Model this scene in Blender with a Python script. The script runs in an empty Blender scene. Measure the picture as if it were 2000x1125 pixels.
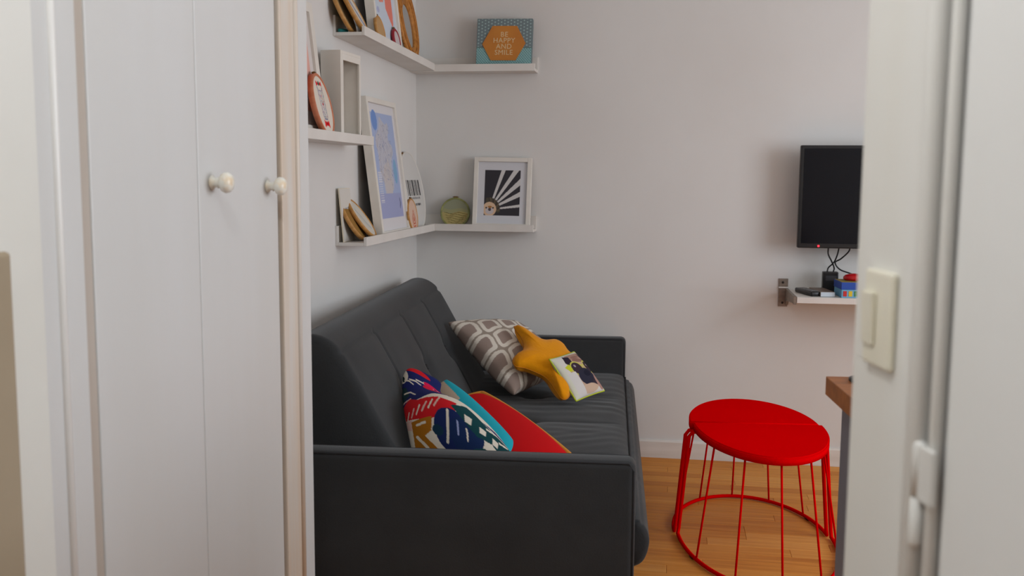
import bpy, bmesh, math, random
import numpy as np
from mathutils import Matrix, Vector
random.seed(7); rng = np.random.default_rng(7)
PI = math.pi
S = bpy.context.scene
COL = S.collection

# ------------------------------------------------------------------ camera
cam_d = bpy.data.cameras.new('camera'); cam = bpy.data.objects.new('camera', cam_d); COL.objects.link(cam)
cam_d.sensor_width = 36.0; cam_d.lens = 1941.0/2000.0*36.0
def _n(v): v = np.array(v, float); return v/np.linalg.norm(v)
_yd = _n([310, 217.5, -1941]); _up = -_n([-131, -17366, -1941]); _up = _n(_up-_yd*np.dot(_up, _yd)); _xd = np.cross(_yd, _up)
_R = np.stack([_xd, _yd, _up])
_M = Matrix([list(map(float, r)) for r in _R]).to_4x4(); _M.translation = Vector((0, 0, 1.28))
cam.matrix_world = _M
cam_d.clip_start = 0.02
cam_d.dof.use_dof = True; cam_d.dof.focus_distance = 3.3; cam_d.dof.aperture_fstop = 6.5
S.camera = cam

# ------------------------------------------------------------------ light and exposure
S.view_settings.view_transform = 'Standard'; S.view_settings.look = 'None'
S.view_settings.gamma = 1.0; S.view_settings.use_curve_mapping = False
S.view_settings.exposure = 0.0
w = bpy.data.worlds.new('world'); S.world = w; w.use_nodes = True
w.node_tree.nodes['Background'].inputs[0].default_value = (0.75, 0.85, 1.0, 1); w.node_tree.nodes['Background'].inputs[1].default_value = 0.6
def area(name, loc, target, sx, sy, power, col):
    d = bpy.data.lights.new(name, 'AREA'); d.shape = 'RECTANGLE'; d.size = sx; d.size_y = sy; d.energy = power; d.color = col
    o = bpy.data.objects.new(name, d); COL.objects.link(o); o.location = loc
    o.rotation_euler = (Vector(target)-Vector(loc)).to_track_quat('-Z', 'Y').to_euler(); return o
WIN = (3.00, 1.40, 3.20, 0.70, 2.30)      # window in the right wall: x, y0, y1, z0, z1
# daylight entering through the window
area('window_daylight', (2.97, 2.30, 1.5), (-1.1, 2.30, 1.5), 1.75, 1.56, 57, (0.895, 0.965, 1.05))
area('hall_fill_light', (-0.42, 0.0, 2.57), (-0.36, 0.0, 0), 0.5, 1.5, 7.0, (0.93, 0.985, 1.03))  # unseen soft fill added to brighten the hall, no fitting there
d = bpy.data.lights.new('hall_lamp', 'POINT'); d.energy = 10.5; d.color = (0.97, 0.985, 1.0); d.shadow_soft_size = 0.03
o = bpy.data.objects.new('hall_lamp', d); COL.objects.link(o); o.location = (-0.34, 0.58, 2.15)

# ------------------------------------------------------------------ materials
def lin(c):
    c = np.asarray(c, float)/255.0
    return np.where(c <= 0.04045, c/12.92, ((c+0.055)/1.055)**2.4)
MATS = {}
def mat(name, c, rough=0.6, c2=None, scale=(8, 8, 8), bump=0.0, bscale=60.0, metal=0.0, sheen=0.0, spec=0.5, emit=0.0, attr=False, coat=0.0, contrast=(0.35, 0.7), trans=0.0):
    if name in MATS: return MATS[name]
    m = bpy.data.materials.new(name); m.use_nodes = True; nt = m.node_tree; b = nt.nodes['Principled BSDF']
    L = nt.links.new
    c1 = tuple(float(x) for x in lin(c))+(1,)
    b.inputs['Base Color'].default_value = c1
    b.inputs['Roughness'].default_value = rough; b.inputs['Metallic'].default_value = metal
    b.inputs['Specular IOR Level'].default_value = spec
    if sheen: b.inputs['Sheen Weight'].default_value = sheen; b.inputs['Sheen Roughness'].default_value = 0.4
    if coat: b.inputs['Coat Weight'].default_value = coat; b.inputs['Coat Roughness'].default_value = 0.1
    if trans: b.inputs['Transmission Weight'].default_value = trans
    if emit: b.inputs['Emission Color'].default_value = c1; b.inputs['Emission Strength'].default_value = emit
    tc = nt.nodes.new('ShaderNodeTexCoord')
    if attr:
        a = nt.nodes.new('ShaderNodeAttribute'); a.attribute_name = 'print'; L(a.outputs['Color'], b.inputs['Base Color'])
    elif c2 is not None:
        mp = nt.nodes.new('ShaderNodeMapping'); mp.inputs['Scale'].default_value = scale; L(tc.outputs['Object'], mp.inputs['Vector'])
        n = nt.nodes.new('ShaderNodeTexNoise'); n.inputs['Scale'].default_value = 1.0; n.inputs['Detail'].default_value = 5.0; L(mp.outputs[0], n.inputs['Vector'])
        r = nt.nodes.new('ShaderNodeMapRange'); r.inputs[1].default_value = contrast[0]; r.inputs[2].default_value = contrast[1]; L(n.outputs['Fac'], r.inputs[0])
        mx = nt.nodes.new('ShaderNodeMix'); mx.data_type = 'RGBA'; L(r.outputs[0], mx.inputs[0])
        mx.inputs[6].default_value = c1; mx.inputs[7].default_value = tuple(float(x) for x in lin(c2))+(1,)
        L(mx.outputs[2], b.inputs['Base Color'])
    if bump:
        n2 = nt.nodes.new('ShaderNodeTexNoise'); n2.inputs['Scale'].default_value = bscale; n2.inputs['Detail'].default_value = 4.0; L(tc.outputs['Object'], n2.inputs['Vector'])
        bp = nt.nodes.new('ShaderNodeBump'); bp.inputs['Strength'].default_value = bump; bp.inputs['Distance'].default_value = 0.01
        L(n2.outputs['Fac'], bp.inputs['Height']); L(bp.outputs[0], b.inputs['Normal'])
    MATS[name] = m; return m
WALL = mat('wall_paint', (223, 222, 219), 0.75, (216, 213, 209), (1.2, 1.2, 1.2), 0.05, 25)
CEIL = mat('ceiling_paint', (232, 231, 228), 0.8)
HALLWALL = mat('hall_wall_paint', (226, 225, 219), 0.6, (220, 218, 210), (2, 2, 2), 0.06, 20)
DOORP = mat('painted_wood', (212, 212, 211), 0.42, (207, 206, 203), (5, 5, 0.8), 0.04, 18)
TRIMP = mat('worn_painted_trim', (214, 209, 202), 0.4, (210, 190, 168), (30, 30, 1.4), 0.06, 25)
LINE = mat('seam_shadow_gap', (120, 104, 90), 0.8)
KNOBM = mat('cream_gloss_paint', (238, 236, 226), 0.25, (226, 196, 150), (40, 40, 40), contrast=(0.55, 0.8))
LEDGE = mat('white_ledge_lacquer', (226, 222, 216), 0.5, (218, 213, 206), (6, 6, 6))
FRAMEW = mat('white_frame_lacquer', (228, 223, 214), 0.45, (220, 214, 204), (9, 9, 9))
VELVET = mat('grey_velvet', (62, 63, 64), 0.92, (55, 56, 57), (5, 5, 5), 0.10, 220, sheen=0.20, spec=0.06)
VELVET_D = mat('grey_velvet_piping', (52, 52, 54), 0.9, spec=0.2)
DARKW = mat('dark_wood_leg', (40, 32, 26), 0.5)
RED = mat('red_lacquered_metal', (224, 0, 4), 0.6, (216, 0, 4), (3, 3, 3), 0.02, 200, spec=0.0)
RUBBER = mat('black_rubber', (24, 22, 22), 0.7)
OAK = mat('oiled_oak_counter', (170, 104, 48), 0.45, (140, 80, 34), (4, 40, 40), 0.04, 60)
STEELG = mat('grey_cabinet_panel', (128, 128, 134), 0.5, (116, 116, 124), (3, 3, 3))
STEEL = mat('brushed_bracket_metal', (150, 138, 126), 0.45, (128, 116, 106), (20, 20, 60), metal=0.6)
BLACKP = mat('black_plastic', (20, 20, 22), 0.35)
SCREEN = mat('tv_glass', (12, 13, 20), 0.14, spec=0.22)
GREYP = mat('grey_plastic', (120, 118, 118), 0.5)
SILVERP = mat('pale_silver_plastic', (196, 204, 212), 0.4)
SWITCHM = mat('ivory_plastic', (242, 237, 220), 0.3, (238, 232, 212), (12, 12, 12))
PRINT = mat('print_matte', (255, 255, 255), 0.7, attr=True)
FABPRINT = mat('print_fabric', (255, 255, 255), 0.9, attr=True, bump=0.15, bscale=500, spec=0.15)
MIRROR = mat('mirror_glass', (200, 200, 200), 0.08, metal=1.0)
RATTAN = mat('rattan', (196, 132, 54), 0.6, (160, 98, 34), (60, 60, 60), 0.25, 120)
HOOPW = mat('bamboo_hoop', (200, 150, 84), 0.5, (176, 122, 60), (10, 10, 60))
HOOPT = mat('terracotta_hoop', (206, 128, 92), 0.5, (190, 110, 74), (10, 10, 60))
HOOPG = mat('green_hoop', (168, 168, 104), 0.5, (110, 116, 66), (10, 10, 30))
HOOPR = mat('crimson_hoop', (150, 16, 34), 0.45)
HOOPWH = mat('white_hoop', (226, 222, 214), 0.5)
BRASS = mat('brass_clasp', (120, 92, 56), 0.4, metal=0.8)
BACKB = mat('brown_backing_board', (84, 62, 52), 0.8)
CREAM = mat('cream_cloth', (226, 214, 190), 0.9)
MUSTARD = mat('mustard_cotton', (240, 158, 14), 0.9, (228, 144, 8), (12, 12, 12), 0.2, 90, sheen=0.15, spec=0.15)
LIME = mat('lime_piping', (190, 204, 40), 0.8)
ORANGE = mat('ochre_piping', (206, 138, 40), 0.85)
TAN = mat('tan_strip', (168, 152, 128), 0.7, (156, 140, 116), (3, 3, 3))
LETTER = mat('cream_lettering', (222, 196, 150), 0.6)
PLAQUE = mat('copper_plaque', (200, 128, 44), 0.4, (186, 112, 34), (8, 8, 8))
LED = mat('red_led', (255, 20, 30), 0.4, emit=12.0)
GLASS = mat('window_glass', (250, 252, 255), 0.02, trans=1.0)
REDP = mat('red_gloss_plastic', (196, 14, 24), 0.25)
TEAL = mat('teal_thread', (20, 110, 108), 0.8)

# ------------------------------------------------------------------ helpers
def obj(name, data, m, parent=None, smooth=False):
    if isinstance(data, bmesh.types.BMesh):
        me = bpy.data.meshes.new(name); bmesh.ops.recalc_face_normals(data, faces=data.faces[:]); data.to_mesh(me); data.free()
    else: me = data
    if smooth:
        for p in me.polygons: p.use_smooth = True
    if m is not None: me.materials.clear(); me.materials.append(m)
    o = bpy.data.objects.new(name, me); COL.objects.link(o)
    if parent is not None: o.parent = parent
    return o
def tag(o, label, cat, group=None):
    o['label'] = label; o['category'] = cat
    if group: o['group'] = group
    return o
def struct(o): o['kind'] = 'structure'; return o
def thing(name, label, cat, loc=(0, 0, 0), rot=(0, 0, 0), group=None):
    o = bpy.data.objects.new(name, None); COL.objects.link(o); o.empty_display_size = 0.05
    o.location = loc; o.rotation_euler = rot; return tag(o, label, cat, group)
def box(x0, x1, y0, y1, z0, z1, bev=0.0, seg=2, bm=None):
    bm2 = bmesh.new(); bmesh.ops.create_cube(bm2, size=1.0)
    for v in bm2.verts: v.co = Vector(((x0+x1)/2+v.co.x*(x1-x0), (y0+y1)/2+v.co.y*(y1-y0), (z0+z1)/2+v.co.z*(z1-z0)))
    if bev: bmesh.ops.bevel(bm2, geom=bm2.edges[:], offset=bev, segments=seg, affect='EDGES', profile=0.5)
    if bm is None: return bm2
    me = bpy.data.meshes.new('t'); bm2.to_mesh(me); bm2.free(); bm.from_mesh(me); bpy.data.meshes.remove(me); return bm
def prism(pts, axis, a, b, bev=0.0):
    """polygon extruded; axis 'y': pts are (x,z); 'z': (x,y); 'x': (y,z)"""
    bm = bmesh.new()
    f = {'y': lambda p, t: (p[0], t, p[1]), 'z': lambda p, t: (p[0], p[1], t), 'x': lambda p, t: (t, p[0], p[1])}[axis]
    A = [bm.verts.new(f(p, a)) for p in pts]; B = [bm.verts.new(f(p, b)) for p in pts]; n = len(pts)
    bm.faces.new(A); bm.faces.new(B[::-1])
    for i in range(n): bm.faces.new((A[i], A[(i+1) % n], B[(i+1) % n], B[i]))
    if bev:
        bmesh.ops.recalc_face_normals(bm, faces=bm.faces[:])
        bmesh.ops.bevel(bm, geom=[e for e in bm.edges], offset=bev, segments=2, affect='EDGES')
    return bm
def tube(pts, r, n=8, closed=False, bm=None):
    bm = bm or bmesh.new(); P = [Vector(p) for p in pts]; m = len(P); rings = []; prev = None
    for i in range(m):
        if closed: t = P[(i+1) % m]-P[i-1]
        else: t = P[min(i+1, m-1)]-P[max(i-1, 0)]
        t.normalize()
        if prev is None:
            a = Vector((0, 0, 1)) if abs(t.z) < 0.9 else Vector((1, 0, 0)); u = t.cross(a).normalized()
        else: u = (prev-t*prev.dot(t)).normalized()
        prev = u; v = t.cross(u)
        rr = r[i] if hasattr(r, '__len__') else r
        rings.append([bm.verts.new(P[i]+(u*math.cos(2*PI*k/n)+v*math.sin(2*PI*k/n))*rr) for k in range(n)])
    for i in range(m if closed else m-1):
        A, B = rings[i], rings[(i+1) % m]
        if closed and i == m-1:      # best matching start for the closing ring
            s = min(range(n), key=lambda s: (B[s].co-A[0].co).length); B = B[s:]+B[:s]
        for k in range(n): bm.faces.new((A[k], A[(k+1) % n], B[(k+1) % n], B[k]))
    if not closed: bm.faces.new(rings[0][::-1]); bm.faces.new(rings[-1])
    return bm
def lathe(prof, axis='z', n=24):
    """prof: (r, h) list along axis"""
    bm = bmesh.new(); R = []
    for r, h in prof:
        ring = []
        for k in range(n):
            a = 2*PI*k/n; c, s = r*math.cos(a), r*math.sin(a)
            ring.append(bm.verts.new({'z': (c, s, h), 'x': (h, c, s), 'y': (c, h, s)}[axis]))
        R.append(ring)
    for A, B in zip(R, R[1:]):
        for k in range(n): bm.faces.new((A[k], A[(k+1) % n], B[(k+1) % n], B[k]))
    bm.faces.new(R[0][::-1]); bm.faces.new(R[-1]); return bm
def catmull(pts, per=8, closed=False):
    P = np.array(pts, float); n = len(P); out = []
    for i in range(n if closed else n-1):
        if closed: p0, p1, p2, p3 = P[i-1], P[i], P[(i+1) % n], P[(i+2) % n]
        else: p1, p2 = P[i], P[i+1]; p0 = P[i-1] if i else 2*p1-p2; p3 = P[i+2] if i+2 < n else 2*p2-p1
        for k in range(per):
            t = k/per; out.append(0.5*((2*p1)+(-p0+p2)*t+(2*p0-5*p1+4*p2-p3)*t*t+(-p0+3*p1-3*p2+p3)*t**3))
    if not closed: out.append(P[-1])
    return np.array(out)
def setcol(me, cols):
    a = me.color_attributes.new('print', 'FLOAT_COLOR', 'POINT')
    c = np.ones((len(me.vertices), 4), np.float32); c[:, :3] = cols; a.data.foreach_set('color', c.ravel())
class Paint:
    """painter on points (u right, v up), colours in sRGB 0-255"""
    def __init__(s, u, v, bg): s.u, s.v = np.asarray(u, float), np.asarray(v, float); s.c = np.tile(lin(bg), (len(s.u), 1))
    def put(s, m, c): s.c[m] = lin(c); return s
    def rect(s, a, b, c, d, col): return s.put((s.u > a) & (s.u < b) & (s.v > c) & (s.v < d), col)
    def ell(s, x, y, rx, ry, col, rot=0):
        du, dv = s.u-x, s.v-y; a = math.radians(rot); p = du*math.cos(a)+dv*math.sin(a); q = -du*math.sin(a)+dv*math.cos(a)
        return s.put((p/rx)**2+(q/ry)**2 < 1, col)
    def ring(s, x, y, rx, ry, wd, col, rot=0):
        du, dv = s.u-x, s.v-y; a = math.radians(rot); p = du*math.cos(a)+dv*math.sin(a); q = -du*math.sin(a)+dv*math.cos(a)
        e = np.sqrt((p/rx)**2+(q/ry)**2); return s.put(np.abs(e-1)*min(rx, ry) < wd/2, col)
    def poly(s, pts, col):
        m = np.zeros(len(s.u), bool); n = len(pts)
        for i in range(n):
            (x1, y1), (x2, y2) = pts[i], pts[(i+1) % n]
            if y1 == y2: continue
            k = ((y1 > s.v) != (y2 > s.v)) & (s.u < (x2-x1)*(s.v-y1)/(y2-y1)+x1); m ^= k
        return s.put(m, col)
    def line(s, pts, wd, col):
        dm = np.full(len(s.u), 9.0)
        for (x1, y1), (x2, y2) in zip(pts, pts[1:]):
            dx, dy = x2-x1, y2-y1; t = np.clip(((s.u-x1)*dx+(s.v-y1)*dy)/(dx*dx+dy*dy+1e-12), 0, 1)
            dm = np.minimum(dm, np.hypot(s.u-x1-t*dx, s.v-y1-t*dy))
        return s.put(dm < wd/2, col)
def gridmesh(name, P, cols=None, closed_u=False):
    """P: (nv, nu, 3)"""
    nv, nu = P.shape[:2]; idx = np.arange(nv*nu).reshape(nv, nu)
    f = np.stack([idx[:-1, :-1], idx[:-1, 1:], idx[1:, 1:], idx[1:, :-1]], -1).reshape(-1, 4)
    me = bpy.data.meshes.new(name); me.from_pydata(P.reshape(-1, 3).tolist(), [], f.tolist()); me.update()
    if cols is not None: setcol(me, cols)
    return me
def flatprint(name, w, h, y, z0, fn, parent, nx=90, ny=90, m=None, x0=None):
    """a printed sheet facing -y, u,v in 0..1"""
    u, v = np.meshgrid(np.linspace(0, 1, nx), np.linspace(0, 1, ny)); x0 = -w/2 if x0 is None else x0
    P = np.stack([x0+u*w, np.full_like(u, y), z0+v*h], -1)
    p = fn(u.ravel(), v.ravel()); return obj(name, gridmesh(name, P, p.c), m or PRINT, parent)
def discprint(name, R, y, zc, fn, parent, nr=26, na=72, m=None, bulge=0.0):
    """round printed cloth facing -y; fn gets u,v in -1..1"""
    q = np.linspace(-1, 1, na); a, b = np.meshgrid(q, q); U, V = a*np.sqrt(1-b*b/2), b*np.sqrt(1-a*a/2)
    P = np.stack([R*U, y-bulge*(1-U*U-V*V), zc+R*V], -1); me = gridmesh(name, P, fn(U.ravel(), V.ravel()).c)
    return obj(name, me, m or FABPRINT, parent, True)
def ringmesh(R, w, d, y, zc, n=48, ez=1.0):
    """flat band ring (a hoop), facing -y, radial width w, depth d"""
    bm = bmesh.new(); rs = []
    for k in range(n):
        a = 2*PI*k/n; c, s = math.cos(a), math.sin(a)
        rs.append([bm.verts.new((rr*c, yy, zc+rr*s*ez)) for rr, yy in ((R-w, y), (R-w*0.5, y-w*0.25), (R, y), (R, y+d), (R-w, y+d))])
    for k in range(n):
        A, B = rs[k], rs[(k+1) % n]
        for i in range(5): bm.faces.new((A[i], A[(i+1) % 5], B[(i+1) % 5], B[i]))
    return bm

# ------------------------------------------------------------------ room shell
XW, YB, XR, ZC = -1.162, 4.5, WIN[0], 2.6
struct(obj('wall_left', box(XW-0.12, XW, 1.99, YB+0.12, 0, ZC), WALL))
struct(obj('wall_back', box(XW-0.12, XR+0.12, YB, YB+0.12, 0, ZC), WALL))
bm = bmesh.new()
for y0, y1, z0, z1 in ((0.9, WIN[1], 0, ZC), (WIN[2], YB, 0, ZC), (WIN[1], WIN[2], 0, WIN[3]), (WIN[1], WIN[2], WIN[4], ZC)): box(XR, XR+0.2, y0, y1, z0, z1, bm=bm)
struct(obj('wall_right', bm, WALL))
win = struct(thing('window_1', 'tall casement window in the right wall', 'window', (XR+0.06, (WIN[1]+WIN[2])/2, WIN[3]))); del win['category']; del win['label']
hw, hh = (WIN[2]-WIN[1])/2, WIN[4]-WIN[3]
bm = bmesh.new()
for y0, y1, z0, z1 in ((-hw, -hw+.05, 0, hh), (hw-.05, hw, 0, hh), (-.03, .03, 0, hh), (-hw, hw, 0, .06), (-hw, hw, hh-.05, hh)): box(0, .05, y0, y1, z0, z1, bm=bm)
obj('window_frame', bm, FRAMEW, win)
for s in (-1, 1): obj('pane', box(.02, .026, min(s*.03, s*(hw-.05)), max(s*.03, s*(hw-.05)), .06, hh-.05), GLASS, win)
struct(obj('ceiling', box(XW-.12, XR+.2, -1.5, YB+.12, ZC, ZC+.1), CEIL))
struct(obj('wall_partition', box(0.33, XR+.2, 0.80, 0.92, 0, ZC), WALL))
struct(obj('wall_hall_left', box(-0.83, -0.712, -1.4, 1.041, 0, ZC), HALLWALL))
struct(obj('wall_hall_back', box(-1.3, XR, -1.52, -1.4, 0, ZC), HALLWALL))
struct(obj('wall_hall_right', box(0.62, 0.74, -1.4, 0.80, 0, ZC), HALLWALL))
# floor with boards laid along x
FL = mat('floor_underlay', (70, 44, 24), 0.8)
floor = struct(obj('floor', box(XW-.12, XR+.2, -1.5, YB+.12, -0.1, -0.012), FL))
PL = []
for i, (a, b) in enumerate([((222, 150, 66), (204, 128, 46)), ((214, 140, 56), (192, 116, 40)), ((228, 160, 78), (206, 132, 52)), ((208, 134, 54), (182, 104, 34)), ((218, 144, 60), (188, 112, 40))]):
    PL.append(mat('oak_board_%d' % i, a, 0.5, b, (2.2, 60, 60), 0.03, 90, contrast=(0.38, 0.68), spec=0.22))
PWD = 0.0705; cache = {}
y = 2.30
row = 0
while y < YB-0.001:
    x = XW+0.0; row += 1; first = True
    while x < XR:
        L = random.choice([0.42, 0.56, 0.7]) if not first else random.choice([0.2, 0.34, 0.48, 0.6]); first = False
        x1 = min(x+L, XR); wd = min(PWD, YB-y); key = (round(x1-x, 3), round(wd, 4), random.randrange(5))
        if key not in cache:
            bmx = box(0.0004, x1-x-0.0004, 0.0005, wd-0.0005, -0.012, 0.0, 0.0008, 1); mm = bpy.data.meshes.new('floor_board'); bmx.to_mesh(mm); bmx.free(); mm.materials.append(PL[key[2]]); cache[key] = mm
        if x < 1.0:
            o = bpy.data.objects.new('floor_board', cache[key]); COL.objects.link(o); o.parent = floor; o.location = (x, y, 0)
        x = x1
    y += PWD
obj('hall_boards', box(XW, XR, -1.4, 2.299, -0.012, 0.0), PL[1], floor)
obj('side_boards', box(1.0, XR, 2.30, YB, -0.012, -0.0005), PL[2], floor)
struct(obj('baseboard_back', prism([(YB, 0), (YB-.012, 0), (YB-.012, .074), (YB-.007, .082), (YB, .082)], 'x', XW, XR), mat('baseboard_paint', (228, 224, 218), 0.45, (216, 210, 202), (3, 9, 30))))
struct(obj('baseboard_left', prism([(XW, 0), (XW+.012, 0), (XW+.012, .074), (XW+.007, .082), (XW, .082)], 'y', 1.99, YB-.012), MATS['baseboard_paint']))

# ------------------------------------------------------------------ built-in closet on the left
XC = -0.74
cl = thing('closet', 'white painted built-in closet with two turned knobs beside the doorway', 'closet', (XC, 1.5, 0))
def L(y): return y-1.5
obj('carcass', box(XW-XC+.002, -0.012, L(1.043), L(1.972), 0, ZC-.002), DOORP, cl)
obj('frame_post', box(-0.012, 0.008, L(1.043), L(1.158), 0, ZC-.002, 0.003), DOORP, cl)
obj('bead', tube([(0.006, L(1.106), 0.001), (0.006, L(1.106), ZC-.003)], 0.007, 12), mat('bead_paint', (232, 230, 226), 0.3), cl, True)
obj('inner_bead', box(-0.012, -0.002, L(1.158), L(1.189), 0, ZC-.002), mat('shaded_bead_paint', (190, 180, 170), 0.5, (182, 170, 158), (20, 20, 1)), cl)  # darker colour paints in the shade of this recess step
leaf1 = obj('door', box(-0.012, 0.0, L(1.190), L(1.4870), 0.03, ZC-.05, 0.0025, 2), DOORP, cl)
leaf2 = obj('door', box(-0.012, 0.0, L(1.4885), L(1.812), 0.03, ZC-.05, 0.0025, 2), DOORP, cl)
obj('door_gap', box(-0.0125, -0.010, L(1.812), L(1.82), 0.03, ZC-.05), LINE, cl)
obj('frame_post', box(-0.012, 0.006, L(1.820), L(1.893), 0, ZC-.002, 0.003), TRIMP, cl)
obj('moulding', tube([(0.004, L(1.900), 0.001), (0.004, L(1.900), ZC-.003)], 0.007, 12), TRIMP, cl, True)
obj('frame_post', box(-0.012, 0.004, L(1.906), L(1.972), 0, ZC-.002, 0.004), DOORP, cl)
kp = [(0.011, 0), (0.0125, 0.002), (0.0085, 0.005), (0.0075, 0.009), (0.0095, 0.012), (0.0075, 0.014), (0.010, 0.0165), (0.0150, 0.0195), (0.0172, 0.0245), (0.0165, 0.030), (0.0125, 0.0345), (0.006, 0.0365), (0.001, 0.037)]
for yy, zz in ((1.534, 1.265), (1.762, 1.257)):
    k = obj('knob', lathe(kp, 'x', 28), KNOBM, leaf2, True); k.location = (0, L(yy), zz)
tag(obj('tan_strip', box(-0.710, -0.700, 0.55, 0.972, 0, 1.195, 0.005), TAN), 'dull tan upright strip against the hall wall at the far left', 'board')  # thin upright tan box for a strip of unidentified kind

# ------------------------------------------------------------------ doorway on the right: lining, door leaf, switch
ang = math.atan2(0.19, 0.98)
def jt(t, nrm=0.0):      # point on the lining surface, t forward, nrm out of the surface (towards -x)
    return Vector((0.17-0.19*t/0.998-nrm*0.982, 0.83+0.98*t/0.998-nrm*0.19, 0))
JROT = (0, 0, ang)       # local y forward along the lining, local -x out of it
jam = struct(thing('trim_1', '', '', jt(0), JROT)); del jam['label']; del jam['category']
obj('lining', box(0, 0.16, -0.0725, 0.057, 0, ZC-.002, 0.004), mat('lining_paint', (238, 237, 233), 0.45, (234, 231, 222), (9, 9, 0.8), 0.05, 20), jam)
obj('stop_bead', tube([(-0.003, -0.083, 0.001), (-0.003, -0.083, ZC-.003)], 0.0085, 14), MATS['bead_paint'], jam, True)
obj('quirk_bead', tube([(0.001, -0.104, 0.001), (0.001, -0.104, ZC-.003)], 0.005, 12), MATS['bead_paint'], jam, True)
obj('backing', box(0.006, 0.16, -0.112, -0.07, 0, ZC-.002), DOORP, jam)
dr = struct(thing('door_1', '', '', jt(-0.114), (0, 0, ang))); del dr['label']; del dr['category']
obj('door_leaf', box(0.002, 0.042, -0.74, -0.001, 0.01, 2.05, 0.003), mat('door_leaf_paint', (240, 240, 239), 0.42, (236, 236, 233), (5, 5, 1), 0.04, 15), dr)
hg = obj('hinge', box(-0.0065, -0.002, -0.0005, 0.020, 1.049, 1.089, 0.001), MATS['bead_paint'], dr)
obj('knuckle', lathe([(0.002, 1.0365), (0.0055, 1.0375), (0.0055, 1.0745), (0.004, 1.077), (0.001, 1.078)], 'z', 16), MATS['bead_paint'], hg, True).location = (-0.0035, 0.024, 0.0135)
obj('pin', lathe([(0.001, 0.998), (0.005, 1.0), (0.0055, 1.002), (0.0055, 1.035), (0.002, 1.0365)], 'z', 16), MATS['bead_paint'], hg, True).location = (-0.0035, 0.024, 0.0135)
sw = thing('light_switch', 'ivory rocker light switch on the white door lining', 'light switch', jt(-0.004, 0.0)+Vector((0, 0, 1.168)), (0, 0, ang))
obj('plate', box(-0.006, 0.0, -0.028, 0.026, -0.039, 0.039, 0.003, 3), SWITCHM, sw)
obj('rocker', prism([(-0.006, -0.022), (-0.0085, -0.022), (-0.0105, 0.021), (-0.006, 0.021)], 'y', -0.001, 0.022, 0.001), SWITCHM, sw)

# ------------------------------------------------------------------ picture ledges
def ledge(label, loc, rot, length):
    t = thing('picture_ledge', label, 'shelf', loc, rot, 'white picture ledges')
    obj('base', box(0, length, -0.104, -0.010, 0, 0.012, 0.001), LEDGE, t)
    obj('back_rail', box(0, length, -0.010, 0, 0, 0.070, 0.0012), LEDGE, t)
    obj('front_lip', box(0, length, -0.115, -0.104, 0, 0.0315, 0.0012), LEDGE, t)
    return t
ZU, ZM, ZL = 1.742, 1.383, 1.029
# on the left wall local x runs towards -y (rot 90 flips: local -y -> +x)
ledge('long white picture ledge on left wall holding the woven mirror, topmost', (XW, 3.358, ZU+.012), (0, math.radians(0.8), PI/2), 1.025)
ledge('white picture ledge on left wall half hidden by closet, between the other two', (XW, 2.31, ZM), (0, 0, PI/2), 1.145)
ledge('long white picture ledge on left wall holding the framed map, lowest', (XW, 3.358, ZL), (0, 0, PI/2), 1.025)
ledge('short white picture ledge on back wall under the happy sign', (XW+.001, YB, ZU-.006), (0, 0, 0), 0.562)
ledge('short white picture ledge on back wall under the rays print', (XW+.001, YB, ZL), (0, 0, 0), 0.562)

# ------------------------------------------------------------------ framed things and hoops
def frame(name, label, cat, loc, rot, w, h, dep, bw, fn, mw=0.0, group=None, nx=90, ny=110, back=True):
    """picture frame standing on z=0, facing -y; dep deep, border bw, printed sheet inside"""
    t = thing(name, label, cat, loc, rot, group)
    for x0, x1, z0, z1 in ((-w/2, -w/2+bw, 0, h), (w/2-bw, w/2, 0, h), (-w/2+bw, w/2-bw, 0, bw), (-w/2+bw, w/2-bw, h-bw, h)):
        obj('frame_side', box(x0, x1, -dep, 0, z0, z1, 0.0012), FRAMEW, t)
    if back: obj('backing_board', box(-w/2+bw, w/2-bw, -0.006, -0.001, bw, h-bw), BACKB, t)
    flatprint('picture', w-2*bw, h-2*bw, -dep+0.010, bw, fn, t, nx, ny)
    return t
def hoop(name, label, loc, rot, R, fn, m, group='embroidery hoops', ringw=0.008, dep=0.010, clasp=True, clasp_rot=0.0, bulge=0.0, cat='embroidery hoop', nr=0, na=80):
    t = thing(name, label, cat, loc, rot, group)
    obj('outer_ring', ringmesh(R, ringw*0.55, dep, -dep, R), m, t, True)
    obj('inner_ring', ringmesh(R-ringw*0.55, ringw*0.45, dep*0.9, -dep*0.98, R), m, t, True)
    discprint('cloth', R-ringw*0.45, -dep*0.9, R, fn, t, nr, na, bulge=bulge)
    if clasp:
        a = clasp_rot; c = obj('clasp', box(-0.009, 0.009, -dep*0.8, -dep*0.2, -0.003, 0.006, 0.001), BRASS, t)
        c.location = (-R*math.sin(a), 0, R+R*math.cos(a)); c.rotation_euler = (0, -a, 0)
        s = obj('screw', tube([(-0.014, -dep*0.5, 0.003), (0.014, -dep*0.5, 0.003)], 0.0018, 8), BRASS, c, True)
    return t
BL = ZL+0.0122; BM = ZM+0.0122; BU = ZU+0.020
R90 = PI/2
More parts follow.
